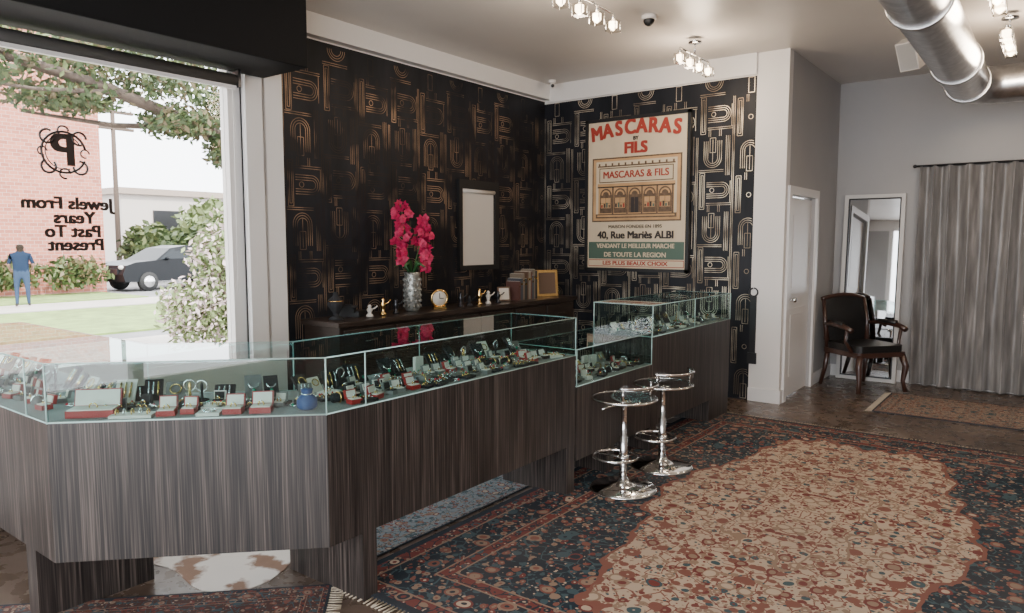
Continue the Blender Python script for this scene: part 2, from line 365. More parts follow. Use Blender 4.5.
# ---------------------------------------------------------------- counters
P1=[(-4.80,1.10),(-3.10,1.10),(-2.35,1.85),(-2.35,3.76),(-2.85,3.76),(-2.85,2.058),(-3.308,1.60),(-4.80,1.60)]
def pane(b,p,q,z0,z1,t=.008,mt=GLASS):
    p=Vector((*p,0));q=Vector((*q,0));d=(q-p).normalized();n=Vector((-d.y,d.x,0))*t
    b.add([tuple(p+Vector((0,0,z0))),tuple(q+Vector((0,0,z0))),tuple(q+n+Vector((0,0,z0))),tuple(p+n+Vector((0,0,z0))),tuple(p+Vector((0,0,z1))),tuple(q+Vector((0,0,z1))),tuple(q+n+Vector((0,0,z1))),tuple(p+n+Vector((0,0,z1)))],[(0,3,2,1),(4,5,6,7),(0,1,5,4),(1,2,6,5),(2,3,7,6),(3,0,4,7)],mt)
def case(name,poly,zb,zw,zt,legs,posts):
    b=B(name);b.prism(poly,zb,zw,WOOD)
    b.prism(poly,zw,zw+.006,CASEFL);b.prism(poly,zt-.010,zt,GTOP)
    n=len(poly)
    for i in range(n):
        p,q=poly[i],poly[(i+1)%n];pane(b,p,q,zw+.006,zt-.010)
        b.tube([(p[0],p[1],zt-.003),(q[0],q[1],zt-.003)],.0032,EDGE,5)
        b.tube([(p[0],p[1],zw+.004),(q[0],q[1],zw+.004)],.0035,EDGE,5)
    for p in posts:b.tube([(p[0],p[1],zw),(p[0],p[1],zt)],.0035,EDGE,5)
    for l in legs:b.box(*l,0,zb,WOOD)
    return b.done()
c1=case('jewelry_display_counter',P1,.31,.87,1.11,[(-2.88,-2.352,2.03,2.11),(-2.85,-2.352,3.67,3.758),(-3.40,-3.30,1.102,1.58),(-4.75,-4.65,1.102,1.58)],
     [(-3.1,1.1),(-2.35,1.85),(-2.35,2.06),(-2.35,3.76),(-2.85,3.76),(-2.85,2.058),(-3.308,1.6),(-3.3,1.1),(-2.85,2.9)])
P2=[(-2.85,3.775),(-2.35,3.775),(-2.35,4.815),(-2.85,4.815)]
c2=case('low_display_counter',P2,.20,.67,.91,[(-2.83,-2.37,4.2,4.3)],P2)
P3=[(-2.85,4.825),(-2.35,4.825),(-2.35,6.40),(-2.85,6.40)]
c3=case('display_counter',P3,.20,.87,1.11,[(-2.83,-2.352,5.95,6.398),(-2.83,-2.37,4.85,4.95)],P3+[(-2.35,5.6)])
# ---------------------------------------------------------------- jewelry
def M_at(x,y,z,a):return Matrix.Translation((x,y,z))@Matrix.Rotation(a,4,'Z')
def openbox(b,w,d,h,mt,inner=SATIN):
    M=b.M
    b.box(-w/2,w/2,-d/2,d/2,0,h,mt);b.box(-w/2+.005,w/2-.005,-d/2+.005,d/2-.005,h,h+.004,inner)
    b.ring((0,0,h+.008),min(w,d)*.18,.003,GOLD,'y',12,5);b.sph((0,0,h+.008+min(w,d)*.18),.005,SILVER,6)
    b.M=M@Matrix.Translation((0,d/2,h))@Matrix.Rotation(-.25,4,'X')
    b.box(-w/2,w/2,0,h*.7,0,d*.85,mt);b.box(-w/2+.005,w/2-.005,-.004,0,.005,d*.85-.005,inner);b.M=M
def slant(b,w,h,mt,kind):
    M=b.M;b.M=M@Matrix.Rotation(-.6,4,'X');b.box(-w/2,w/2,0,.010,0,h,mt)
    if kind==0:b.ring((0,-.006,h*.6),w*.28,.003,GOLD,'y',16,5)
    elif kind==1:b.ring((0,-.006,h*.6),w*.30,.0035,SILVER,'y',16,5,pi,2*pi);b.sph((0,-.008,h*.28),.009,GEM,8)
    else:
        for k in (-1,0,1):b.tube([(k*w*.25,-.006,h*.2),(k*w*.25,-.006,h*.85)],.004,rnd.choice((GOLD,SILVER)),5)
    b.M=M
def fill(b,p,q,z,n,depths,red=.15,wb=.3):
    p=Vector(p);q=Vector(q);d=(q-p);L=d.length;d.normalize();nn=Vector((-d.y,d.x));ang=math.atan2(d.y,d.x)
    for row,dep in enumerate(depths):
        for i in range(n):
            s=(i+.5+rnd.uniform(-.25,.25))/n*L;c=p+d*s+nn*(dep+rnd.uniform(-.02,.02));b.M=M_at(c.x,c.y,z,ang+rnd.uniform(-.35,.35))
            r=rnd.random()
            if row==len(depths)-1:
                if r<.6:slant(b,.06+.03*rnd.random(),.07+.05*rnd.random(),rnd.choice((BLKV,BLKV,BLKV,GREYD,SATIN)),rnd.randint(0,2))
                elif r<.75:
                    b.lathe([(.03,0),(.03,.006),(.006,.012),(.006,.07),(.002,.08)],rnd.choice((GOLD,BLKV)),12);b.ring((0,0,.065),.025,.003,SILVER,'y',14,5)
                elif r<.82:b.box(-.03,.03,-.01,.01,0,.08,SATIN)
            elif r<red:openbox(b,.055,.045,.02,REDB)
            elif r<red+wb:openbox(b,.05,.045,.018,rnd.choice((GREYD,BLKV,GREYD,SATIN)),rnd.choice((SATIN,SATIN,BLKV)))
            elif r<.65:
                b.box(-.045,.045,-.035,.035,0,.012,rnd.choice((BLKV,BLKV,SATIN,GREYD)))
                for k in (-1,0,1):b.ring((k*.026,0,.016),.010,.0025,rnd.choice((GOLD,SILVER,GOLD)),'y',10,5);b.sph((k*.026,0,.029),.004,rnd.choice((GEM,GEMR,SILVER)),6)
            elif r<.8:
                b.tube([(-.03,0,.02),(.03,0,.02)],.02,rnd.choice((BLKV,GREYD)),12);b.ring((0,0,.02),.023,.004,rnd.choice((GOLD,SILVER)),'x',14,5)
            else:
                b.ring((0,0,.004),.022,.004,rnd.choice((GOLD,SILVER)),'z',14,5);b.sph((0,-.022,.008),.007,rnd.choice((GEM,GEMR,SILVER,BLUEB)),6)
    b.M=Matrix()
b=B('jewelry_collection')
fill(b,(-4.7,1.10),(-3.3,1.10),.877,14,(.09,.2,.32),.1)
fill(b,(-3.02,1.18),(-2.42,1.78),.877,12,(.15,.22,.34),.0,.2)
fill(b,(-2.35,2.0),(-2.35,3.72),.877,23,(.06,.14,.22,.30,.38),.13,.2)
b.done(parent=c1)
b=B('jewelry_collection');fill(b,(-2.35,3.82),(-2.35,4.78),.677,12,(.08,.2,.32),.03,.2);b.done(parent=c2)
b=B('jewelry_collection');fill(b,(-2.35,4.88),(-2.35,6.35),.877,18,(.08,.2,.32),.03,.2);b.done(parent=c3)
def at45(s,dep):return (-3.10+.7071*s-.7071*dep,1.10+.7071*s+.7071*dep)
for s,dep,w,d,h in [(.13,.10,.18,.085,.028),(.42,.07,.07,.06,.022),(.50,.09,.055,.05,.022),(.68,.07,.075,.06,.022),(.79,.07,.085,.065,.025)]:
    b=B('ring_box');openbox(b,w,d,h,REDB);x,y=at45(s,dep);b.done((x,y,.8765),pi/4+rnd.uniform(-.1,.1))
b=B('velvet_pouch');b.lathe([(.03,0),(.042,.01),(.042,.045),(.02,.065),(.026,.085)],BLUEB,14);b.ring((0,0,.065),.021,.003,SILVER);x,y=at45(.97,.10);b.done((x,y,.8765))
b=B('bracelet_tray');b.box(-.08,.08,-.035,.035,0,.012,SATIN)
for k in range(5):b.ring((-.06+.03*k,0,.018),.014,.003,(GOLD,SILVER)[k%2],'x',12,5)
x,y=at45(.295,.055);b.done((x,y,.8765),pi/4)
b=B('bracelet_tray');b.box(-.045,.045,-.035,.035,0,.012,SATIN);b.ring((0,0,.016),.025,.004,SILVER)
x,y=at45(.59,.055);b.done((x,y,.8765),pi/4)
# ---------------------------------------------------------------- rugs
def rug(name,cx,cy,w,l,rz,mt,fr=None,t=.010,fringe=True):
    b=B(name);b.box(-w/2,w/2,-l/2,l/2,0,t,mt)
    if fringe:
        FR=mat(name+'_fringe',(.45,.38,.29),.9)
        n=int(w/.022)
        for k in range(n):
            x=-w/2+(k+.5)*w/n
            for sg in (-1,1):
                j=rnd.uniform(-.012,.012)
                b.tube([(x,sg*l/2,t*.6),(x+j*.5,sg*(l/2+.03),.004),(x+j,sg*(l/2+.06),.003)],.0035,FR,4)
    return b.done((cx,cy,.001),rz)
rug('persian_rug',-1.08,4.22,3.02,4.30,0,rugmat('rug_persian',1.51,2.15))
rug('small_rug',-.25,7.76,1.0,2.1,pi/2,rugmat('rug_cream',.5,1.05,False,(.30,.22,.17),(.24,.13,.10),sc=1.6))
cx=-2.58-.7071*.75+.7071*.42;cy=2.04-.7071*.75-.7071*.42
rug('entry_rug',cx,cy,.84,1.5,-pi/4,rugmat('rug_brown',.42,.75,False,(.07,.035,.03),(.14,.04,.03),sc=1.6),t=.008)
rug('runner_rug',-2.93,3.5,.58,2.4,0,rugmat('rug_blue',.29,1.2,False,(.20,.24,.26),(.24,.22,.21),sc=1.6),t=.006)
COW=cowmat()
def hide(name,cx,cy,s,rz):
    b=B(name);n=60;q=[]
    for k in range(n):
        a=2*pi*k/n;r=.62+.16*math.cos(4*a+.6)+.06*math.sin(7*a)+.05*math.cos(2*a);q.append((r*s*1.25*math.cos(a),r*s*math.sin(a)))
    b.prism(q,0,.004,COW);b.done((cx,cy,.0005),rz)
hide('cowhide_rug',-3.45,2.25,1.0,.9);hide('cowhide_rug',-3.65,4.0,.85,1.2);hide('cowhide_rug',-3.1,5.45,.9,1.4)
# ---------------------------------------------------------------- back cabinet + objects
CW=mat('dark_cabinet',(.03,.02,.016),.35,var=.3,scale=6,stretch=(1,1,8))
b=B('back_cabinet');b.box(XW+.005,-4.42,3.62,7.02,.08,.91,CW);b.box(XW+.005,-4.38,3.58,7.04,.91,.95,CW);b.box(XW+.02,-4.46,3.66,7.0,0,.08,BLACK)
for k in range(6):
    y=3.66+k*.56;b.box(-4.42,-4.405,y,y+.52,.12,.66,CW);b.box(-4.42,-4.405,y,y+.52,.69,.88,CW);b.tube([(-4.39,y+.2,.78),(-4.39,y+.32,.78)],.006,CHROME,6)
b.done(bev=.004)
ZT=.951
POT=mat('vase_silver',(.30,.30,.28),.35,.6,var=.5,scale=40);STEM=mat('stem',(.05,.12,.03),.6);ORC=mat('orchid_magenta',(.46,.006,.07),.55,var=.35,scale=30);LEAF=mat('orchid_leaf',(.03,.10,.03),.4)
b=B('orchid_in_vase')
b.lathe([(.05,0),(.065,.02),(.075,.12),(.075,.28),(.065,.32),(.075,.35),(.06,.35),(.05,.25)],POT,24)
for k in range(6):
    for j in range(10):
        a=2*pi*j/10+k*.3;b.sph((.074*math.cos(a),.074*math.sin(a),.05+k*.047),(.012,.012,.016),POT,6)
for k in range(5):
    a=k*1.26;pts=[(0,0,.32),(.08*math.cos(a),.08*math.sin(a),.44),(.16*math.cos(a),.16*math.sin(a),.40)]
    b.tube(pts,[.012,.022,.004],LEAF,6)
def blossom(b,c,s,a):
    M=b.M;b.M=Matrix.Translation(c)@Matrix.Rotation(a,4,'Z')@Matrix.Rotation(rnd.uniform(-.5,.5),4,'X')
    for k in range(5):
        t=2*pi*k/5+.3;u,w=math.cos(t),math.sin(t);p=(-w,u)
        r=s*(1 if k%2 else .85)
        b.add([(0,0,0),(r*.6*u+p[0]*r*.42,-.008,r*.6*w+p[1]*r*.42),(r*u,.006,r*w),(r*.6*u-p[0]*r*.42,-.008,r*.6*w-p[1]*r*.42)],[(0,1,2,3)],ORC,True)
    b.sph((0,-.01,0),s*.10,GEMR,6);b.M=M
for st,(dx,dy,top,ln) in enumerate([(-.03,-.09,.97,.52),(.05,.10,.84,.46)]):
    pts=[(0,0,.28),(dx*.3,dy*.3,.45),(dx*.9,dy*.8,top-.18),(dx*1.2,dy*1.1,top-.02)]
    b.tube(pts,.005,STEM,6)
    for k in range(54):
        t=k/53;z=top-.01-ln*t;wd=.03+.045*math.sin(pi*min(1,t*1.1+.1))
        blossom(b,(dx*1.1+rnd.uniform(-wd,wd),dy*1.0+rnd.uniform(-wd,wd),z),.045,rnd.uniform(-.3,1.6))
b.done((-4.60,4.60,ZT))
b=B('table_clock');b.ring((0,0,.10),.075,.012,GOLD,'x',24,8);b.M=Matrix.Translation((0,0,.10))@Matrix.Rotation(pi/2,4,'Y');b.lathe([(.001,-.01),(.07,-.01),(.07,.008),(.001,.008)],SATIN,24);b.M=Matrix()
b.box(-.02,.02,-.06,.06,0,.025,GOLD);b.box(.009,.012,-.003,.003,.10,.15,BLACK);b.box(.009,.012,-.003,.04,.097,.103,BLACK);b.done((-4.55,4.90,ZT),-.5)
BC=[mat('book_%d'%i,c,.6) for i,c in enumerate([(.12,.05,.04),(.06,.07,.09),(.2,.16,.12),(.04,.04,.04),(.12,.07,.045),(.25,.22,.18)])]
b=B('row_of_books');y=0
for k in range(10):
    w=rnd.uniform(.02,.045);h=rnd.uniform(.20,.33);b.box(-.09,.09,y,y+w,0,h,BC[k%6]);b.box(-.08,.085,y+.003,y+w-.003,h,h+.002,SATIN);b.box(.09,.091,y+.004,y+w-.004,h*.7,h*.78,GOLD);y+=w+.002
b.done((-4.62,6.12,ZT))
b=B('framed_picture');b.M=Matrix.Rotation(-.15,4,'Y');b.box(-.01,.01,-.13,.13,0,.30,GOLD);b.box(.01,.013,-.10,.10,.03,.27,BC[4]);b.done((-4.6,6.75,ZT+.003),-.6)
b=B('framed_card');b.M=Matrix.Rotation(-.2,4,'Y');b.box(-.006,.006,-.07,.07,0,.15,BC[4]);b.box(.006,.008,-.055,.055,.015,.135,SATIN);b.done((-4.6,5.95,ZT+.003),-.5)
for k,(y,h,mt) in enumerate([(5.2,.14,DARKM),(5.33,.10,BLKV),(5.48,.16,GOLD),(5.62,.13,SATIN),(4.35,.13,DARKM),(4.2,.15,GOLD),(5.78,.12,DARKM),(4.05,.10,SATIN)]):
    b=B('figurine');b.lathe([(.03,0),(.03,.015),(.012,.03),(.02,h*.45),(.028,h*.6),(.012,h*.78),(.018,h*.88),(.006,h)],mt,14);b.tube([(0,0,h*.6),(.03,.03,h*.7),(.05,.04,h*.9)],.006,mt,6);b.done((-4.55,y,ZT))
b=B('desk_phone');b.box(-.09,.09,-.08,.08,0,.05,BLACK);b.tube([(-.08,-.1,.08),(-.03,-.11,.1),(.03,-.11,.1),(.08,-.1,.08)],[.022,.012,.012,.022],BLACK,8);b.box(-.06,.06,-.115,-.085,.04,.09,BLACK);b.done((-4.70,4.0,ZT),.4)
b=B('jewelry_bust');b.lathe([(.06,0),(.06,.012),(.02,.03),(.03,.06),(.07,.12),(.06,.16),(.025,.19),(.022,.22)],BLKV,18);b.ring((0,0,.15),.062,.004,GOLD);b.done((-4.6,3.74,ZT))
# ---------------------------------------------------------------- poster
PAPER=mat('poster_paper',(.62,.51,.36),.6,var=.06,scale=4);PRED=mat('ink_red',(.33,.035,.022),.5);PGR=mat('ink_green',(.07,.12,.09),.5);PBK=mat('ink_black',(.03,.022,.02),.5);POR=mat('ink_orange',(.50,.30,.14),.6,var=.15,scale=6);PLT=mat('ink_cream',(.60,.50,.35),.6);PSEP=mat('ink_sepia',(.12,.075,.045),.6,var=.3,scale=30)
fx0,fx1,fz0,fz1=-4.27,-3.03,1.25,2.91
b=B('framed_poster')
b.box(fx0,fx1,-.0,.025,fz0,fz1,BLACK);b.box(fx0+.03,fx1-.03,-.012,0,fz0+.03,fz1-.03,PAPER)
for x0_,x1_,z0_,z1_ in [(fx0,fx0+.035,fz0,fz1),(fx1-.035,fx1,fz0,fz1),(fx0,fx1,fz0,fz0+.035),(fx0,fx1,fz1-.035,fz1)]:b.box(x0_,x1_,-.03,0,z0_,z1_,BLACK)
cx=(fx0+fx1)/2;Y=-.014
def q(x0,x1,z0,z1,mt,y=Y):b.box(cx+x0,cx+x1,y-.002,y+.002,z0,z1,mt)
def half(xc,zc,r,mt,y):
    pts=arc(cx+xc,zc,r,0,pi,12);b.add([(p[0],y,p[1]) for p in pts],[tuple(range(len(pts)))],mt)
q(-.53,.53,1.79,2.485,PSEP);q(-.515,.515,1.805,2.47,POR,Y-.001);q(-.48,.48,1.83,2.445,PLT,Y-.002)
# illustrated shop front: cornice, sign board, arcade of shop windows, pavement
q(-.46,.46,2.385,2.40,PSEP,Y-.003)
for k in range(12):q(-.45+.08*k,-.43+.08*k,2.40,2.425,PSEP,Y-.003)
q(-.44,.44,2.215,2.375,PSEP,Y-.003);q(-.43,.43,2.225,2.365,PLT,Y-.004);q(-.46,.46,2.17,2.205,POR,Y-.004);q(-.46,.46,2.160,2.174,PBK,Y-.005)
q(-.45,.45,1.875,2.165,POR,Y-.003)
for k in range(5):
    x=-.43+k*.176;door=(k==2)
    q(x,x+.150,1.885,2.08,PSEP,Y-.005);half(x+.075,2.08,.072,PSEP,Y-.0071);half(x+.075,2.08,.055,POR,Y-.0075);half(x+.075,2.08,.038,PSEP,Y-.0079)
    if door:q(x+.03,x+.072,1.885,2.05,PBK,Y-.006);q(x+.078,x+.12,1.885,2.05,PBK,Y-.006)
    else:
        q(x+.015,x+.135,1.94,2.05,POR,Y-.006);q(x+.073,x+.077,1.94,2.05,PSEP,Y-.007);q(x+.015,x+.135,1.99,1.994,PSEP,Y-.007)
        for j in range(4):q(x+.018+j*.031,x+.038+j*.031,1.945,1.975+.012*((j+k)%3),(PRED,PBK,PGR,PSEP)[(j+k)%4],Y-.0075)
    q(x+.153,x+.170,1.875,2.16,PSEP,Y-.006)
q(-.48,.48,1.83,1.875,PSEP,Y-.005);q(-.46,.46,1.845,1.862,POR,Y-.006)
q(-.57,.57,1.385,1.57,PGR);q(-.57,.57,1.30,1.375,PRED);q(-.565,.565,1.307,1.368,PAPER,Y-.002)
po=b.done((0,YW-.03,0))
RT=(pi/2,0,0);yy=-.020
def pt(s,z,sz,mt,sx=1,bold=.003,x=0,n=[0]):
    n[0]+=1;text(s,(cx+x,yy,z),RT,sz,mt,po,'poster_text_%d'%n[0],bold=bold,sx=sx)
ch='MASCARAS'
for i,c in enumerate(ch):
    t=(i-3.5)/3.5;text(c,(cx+t*.475,yy,2.79-.045*t*t),(pi/2,t*.12,0),.215,PRED,po,'title_%d'%(i+1),bold=.010,sx=.88,cp=4)
pt('BY',2.672,.055,PBK);pt('FILS',2.57,.165,PRED,1.0,.010)
yy=-.024;pt('MASCARAS & FILS',2.295,.105,PRED,.95,.003);yy=-.019
pt('MAISON FONDEE EN 1895',1.735,.050,PBK,1.1,.001);pt('40, Rue Mariès ALBI',1.642,.11,PBK,1.0,.005)
pt('VENDANT LE MEILLEUR MARCHE',1.525,.066,PLT,.95,.0025);pt('DE TOUTE LA REGION',1.43,.07,PLT,1.05,.0025);pt('LES PLUS BEAUX CHOIX',1.337,.060,PRED,1.2,.003)
b=B('hanging_belt');b.box(-.03,.03,-.012,0,0,.62,BLACK);b.ring((0,-.01,.66),.04,.008,DARKM,'y');b.tube([(0,0,.70),(0,-.03,.70)],.006,CHROME,6);b.box(-.045,.045,-.02,0,-.05,.06,BLACK);b.done((-2.36,YW,.42))
# ---------------------------------------------------------------- stools
def stool(x,y,rz):
    b=B('bar_stool')
    b.lathe([(.215,0),(.215,.008),(.20,.018),(.10,.03),(.04,.05),(.03,.07)],CHROME,40)
    b.lathe([(.026,.05),(.026,.34),(.018,.345),(.018,.55),(.05,.56),(.05,.572)],CHROME,20)
    b.ring((0,-.06,.20),.14,.009,CHROME,'z',32,8)
    b.tube([(0,0,.20),(0,-.05,.20),(0,-.195,.20)],.008,CHROME,8);b.lathe([(.034,.18),(.034,.22)],CHROME,16)
    b.lathe([(.02,.572),(.18,.574),(.20,.582),(.20,.594),(.18,.592),(.02,.588)],ACRY,40)
    b.ring((0,0,.585),.203,.007,CHROME,'z',40,8)
    b.ring((0,0,.68),.205,.008,CHROME,'z',28,8,0.35,pi-.35)
    vs=[];n=20
    for k in range(n+1):
        a=.4+(pi-.8)*k/n;vs+=[(.203*math.cos(a),.203*math.sin(a),.64),(.203*math.cos(a),.203*math.sin(a),.70)]
    b.add(vs,[(2*k,2*k+2,2*k+3,2*k+1) for k in range(n)],ACRY,True)
    for a in (.45,pi-.45):b.tube([(.20*math.cos(a),.20*math.sin(a),.59),(.21*math.cos(a),.21*math.sin(a),.64),(.205*math.cos(a),.205*math.sin(a),.68)],.007,CHROME,8)
    b.tube([(.03,0,.55),(.15,-.03,.55),(.19,-.05,.54)],.005,CHROME,6)
    b.done((x,y,.012),rz)
stool(-2.125,3.98,-pi/2);stool(-2.13,4.55,-pi/2-.2)
# ---------------------------------------------------------------- chair
WD=mat('mahogany',(.045,.018,.012),.3,coat=.4);LTH=mat('black_leather',(.008,.0075,.0075),.4,bump=.15,scale=40)
def rbox(b,x0,x1,y0,y1,z0,z1,r,mt):
    poly=[]
    for (cx_,cy_,a0) in ((x1-r,y1-r,0),(x0+r,y1-r,pi/2),(x0+r,y0+r,pi),(x1-r,y0+r,1.5*pi)):
        poly+=[(cx_+r*math.cos(a0+pi/2*k/4),cy_+r*math.sin(a0+pi/2*k/4)) for k in range(5)]
    b.prism(poly,z0,z1,mt)
b=B('armchair')
rbox(b,-.30,.30,-.28,.28,.38,.43,.05,WD);rbox(b,-.285,.285,-.265,.25,.43,.50,.07,LTH)
for sx in (-1,1):
    b.tube([(sx*.26,-.25,.40),(sx*.29,-.28,.28),(sx*.27,-.27,.12),(sx*.29,-.29,.012)],[.035,.034,.022,.026],WD,10)
    b.tube([(sx*.25,.24,.42),(sx*.26,.27,.2),(sx*.28,.31,.012)],[.03,.024,.02],WD,10)
    b.tube([(sx*.25,.25,.42),(sx*.27,.28,.70),(sx*.26,.33,.94)],[.028,.024,.02],WD,10)
    b.tube([(sx*.27,.28,.68),(sx*.33,.1,.70),(sx*.34,-.12,.685),(sx*.33,-.21,.655)],[.018,.024,.026,.03],WD,10)
    b.tube([(sx*.28,-.17,.42),(sx*.335,-.12,.54),(sx*.335,-.15,.68)],[.022,.016,.02],WD,8)
    b.tube([(sx*.31,.16,.715),(sx*.335,-.08,.715)],[.022,.026],LTH,8)
vs=[];fs=[];nu,nv=12,8
for j in range(nv+1):
    for i in range(nu+1):
        u=i/nu*2-1;v=j/nv;vs.append((u*.25,.27+.06*v-.05*(1-u*u)*.6-.025*math.sin(pi*v),.50+.44*v+.035*(1-u*u)*v))
vb=[(x,y+.05,z) for x,y,z in vs];m_=(nu+1)
for j in range(nv):
    for i in range(nu):a=j*m_+i;fs.append((a,a+1,a+m_+1,a+m_))
b.add(vs,fs,LTH,True);b.add(vb,fs,LTH,True)
b.tube([(u/10*.27,.35-.02*(1-(u/10)**2),.945+.045*(1-(u/10)**2)) for u in range(-10,11)],.024,WD,8)
b.tube([(-.25,.29,.50),(0,.27,.50),(.25,.29,.50)],.02,WD,8)
b.done((-1.60,8.34,.0),.9)
# ---------------------------------------------------------------- mirror
MIR=mat('mirror',(.55,.56,.57),.02,1);FRM=mat('mirror_frame',(.60,.58,.55),.4)
b=B('standing_mirror');w_,h_=.60,2.10
for x0_,x1_,z0_,z1_ in [(-.31,-.27,0,h_),(.27,.31,0,h_),(-.27,.27,0,.04),(-.27,.27,h_-.04,h_)]:b.box(x0_,x1_,-.025,.02,z0_,z1_,FRM)
for x0_,x1_,z0_,z1_ in [(-.27,-.255,.04,h_-.04),(.255,.27,.04,h_-.04),(-.255,.255,.04,.055),(-.255,.255,h_-.055,h_-.04)]:b.box(x0_,x1_,-.015,.02,z0_,z1_,BLACK)
b.box(-.255,.255,-.004,.02,.055,h_-.055,MIR);b.done((-1.67,YF-.16,.003),0,rx=-.055)
# ---------------------------------------------------------------- curtain
b=B('curtain');n=520;xs=-1.24;xe=2.6;rows=14;vs=[]
for j in range(rows+1):
    t=j/rows
    for i in range(n+1):
        x=xs+(xe-xs)*i/n;ph=x*40+1.6*math.sin(x*5)
        amp=.042+.014*math.sin(x*11)+.008*t
        vs.append((x+.010*math.cos(ph)+.006*math.sin(t*5+x*9),YF-.12-amp*math.sin(ph+.25*math.sin(t*3+x*4))-.010*math.sin(x*90+t)*t,2.36*(1-t)+.015))
b.add(vs,[(j*(n+1)+i,j*(n+1)+i+1,(j+1)*(n+1)+i+1,(j+1)*(n+1)+i) for j in range(rows) for i in range(n)],curtainmat(),True)
b.tube([(xs-.03,YF-.12,2.38),(xe,YF-.12,2.38)],.012,DARKM,10);b.sph((xs-.04,YF-.12,2.38),.02,DARKM)
for k in range(5):b.box(xs+.05+k*.9,xs+.07+k*.9,YF-.13,YF-.0,2.37,2.39,DARKM)
b.done()
# ---------------------------------------------------------------- duct
b=B('ceiling_duct');r=.17;dx,dz=-.74,3.02;pts=[(dx,-2.4+.06*k,dz) for k in range(172)]
y_e=pts[-1][1];pts+=[(dx+.28*(1-math.cos(a)),y_e+.28*math.sin(a),dz) for a in [pi/2*k/8 for k in range(1,9)]]
pts+=[(dx+.28+.06*k,y_e+.28,dz) for k in range(1,50)]
rad=[r+(.004 if k%2 else 0) for k in range(len(pts))]
b.tube(pts,rad,ALU,32)
for y in (1,3,5,6.9):b.ring((dx,y,dz),r+.008,.012,ALU,'y',32,6);b.tube([(dx,y,dz+r),(dx,y,ZC)],.006,CHROME,6)
b.ring((dx,y_e-.02,dz),r+.008,.014,ALU,'y',32,8)
b.done()
# ---------------------------------------------------------------- light fixtures
CRY=mat('crystal_lit',(.9,.85,.75),.1,emit=((1,.78,.52),16))
CRG=glassmat('crystal',(.92,.9,.86),ior=1.6)
def fixture(x,y0,y1,n=4):
    b=B('track_light');yc=(y0+y1)/2;z=3.22
    b.lathe([(.001,.0),(.06,.0),(.055,.03),(.02,.05),(.001,.05)],CHROME,24,(x,yc,ZC-.05))
    b.tube([(x,yc,ZC-.03),(x,yc,z)],.008,CHROME,8);b.tube([(x,y0,z),(x,y1,z)],.009,CHROME,8)
    for k in range(n):
        y=y0+(y1-y0)*k/(n-1);b.tube([(x,y,z),(x,y,z-.05)],.012,CHROME,8)
        b.box(x-.038,x+.038,y-.038,y+.038,z-.13,z-.05,CRG);b.lathe([(.008,z-.122),(.03,z-.10),(.03,z-.06),(.008,z-.055)],CRY,10,(x,y,0))
        for s1 in (-1,1):
            for s2 in (-1,1):b.tube([(x+s1*.038,y+s2*.038,z-.13),(x+s1*.038,y+s2*.038,z-.05)],.004,CHROME,5)
    b.done()
    l=bpy.data.lights.new('spot_glow','POINT');l.energy=32;l.color=(1,.80,.60);l.shadow_soft_size=.15
    o=bpy.data.objects.new('track_light_glow',l);o.location=(x,yc,z-.2);bpy.context.collection.objects.link(o)
fixture(-2.66,4.04,4.73);fixture(-2.66,5.89,6.51);fixture(-.40,5.3,5.95);fixture(-.40,6.7,7.35);fixture(-.40,3.2,3.85)
b=B('dome_camera');b.lathe([(.06,0),(.06,-.03),(.05,-.035),(.001,-.035)][::-1],WHITE,24);b.sph((0,0,-.04),(.045,.045,.045),BLACK,16);b.done((-2.70,5.38,ZC))
b=B('security_camera');b.lathe([(.001,-.03),(.04,-.03),(.045,0)],WHITE,16);b.tube([(0,0,-.03),(.03,-.04,-.07),(.09,-.12,-.09)],[.015,.03,.032],WHITE,12);b.sph((.095,-.128,-.092),.02,BLACK,8);b.done((-4.62,6.85,ZC))
b=B('ceiling_speaker');b.M=Matrix.Rotation(.5,4,'X');b.box(-.08,.08,-.07,.07,-.12,.12,WHITE);b.box(-.07,.07,-.075,-.07,-.11,.11,GREYW);b.M=Matrix();b.tube([(0,.05,.1),(0,.05,.22)],.012,WHITE,8);b.done((-1.08,7.0,ZC-.22),-.3,bev=.01)
b=B('smoke_detector');b.lathe([(.001,-.04),(.04,-.04),(.05,0)],BLACK,20);b.done((-1.25,4.6,ZC))
# ---------------------------------------------------------------- exterior
G=-.18
LAWN=mat('grass',(.17,.25,.07),.9,var=.3,scale=3);ASPH=mat('asphalt',(.20,.20,.205),.9,var=.15,scale=2);SIDE=mat('sidewalk',(.42,.39,.36),.9,var=.1,scale=1);BRK=brickmat()
b=B('exterior_ground');b.box(-90,-5.1,-60,90,G-.1,G,ASPH);b.done()
b=B('exterior_sidewalk');b.box(-13.2,-5.1,-50,60,G,G+.02,SIDE);b.box(-22.5,-20.3,-50,60,G,G+.02,SIDE);b.done()
b=B('exterior_lawn');b.box(-19.8,-14.2,-50,10.8,G,G+.04,LAWN);b.box(-25.9,-22.5,-40,11,G,G+.05,LAWN);b.done()
b=B('brick_building');b.box(-40,-26,-30,11.3,G,9.5,BRK);b.box(-40.1,-25.9,-30.1,11.4,9.5,9.9,WHITE)
for y in (-6,-1.5,3):
    for z in (1.0,4.3,7.0):b.box(-26.05,-25.98,y,y+1.5,z,z+1.5,WHITE);b.box(-26.08,-26.0,y+.1,y+1.4,z+.1,z+1.4,DARKM)
b.done()
PALE=mat('pale_stucco',(.50,.45,.41),.9);ROOF=mat('roof',(.3,.24,.2),.9)
b=B('distant_building');b.box(-70,-48,22,48,G,4.6,PALE);b.box(-70.3,-47.7,21.7,48.3,4.6,5.0,ROOF)
for y in range(24,46,4):b.box(-48,-47.9,y,y+1.8,1.6,3.6,DARKM)
b.done()
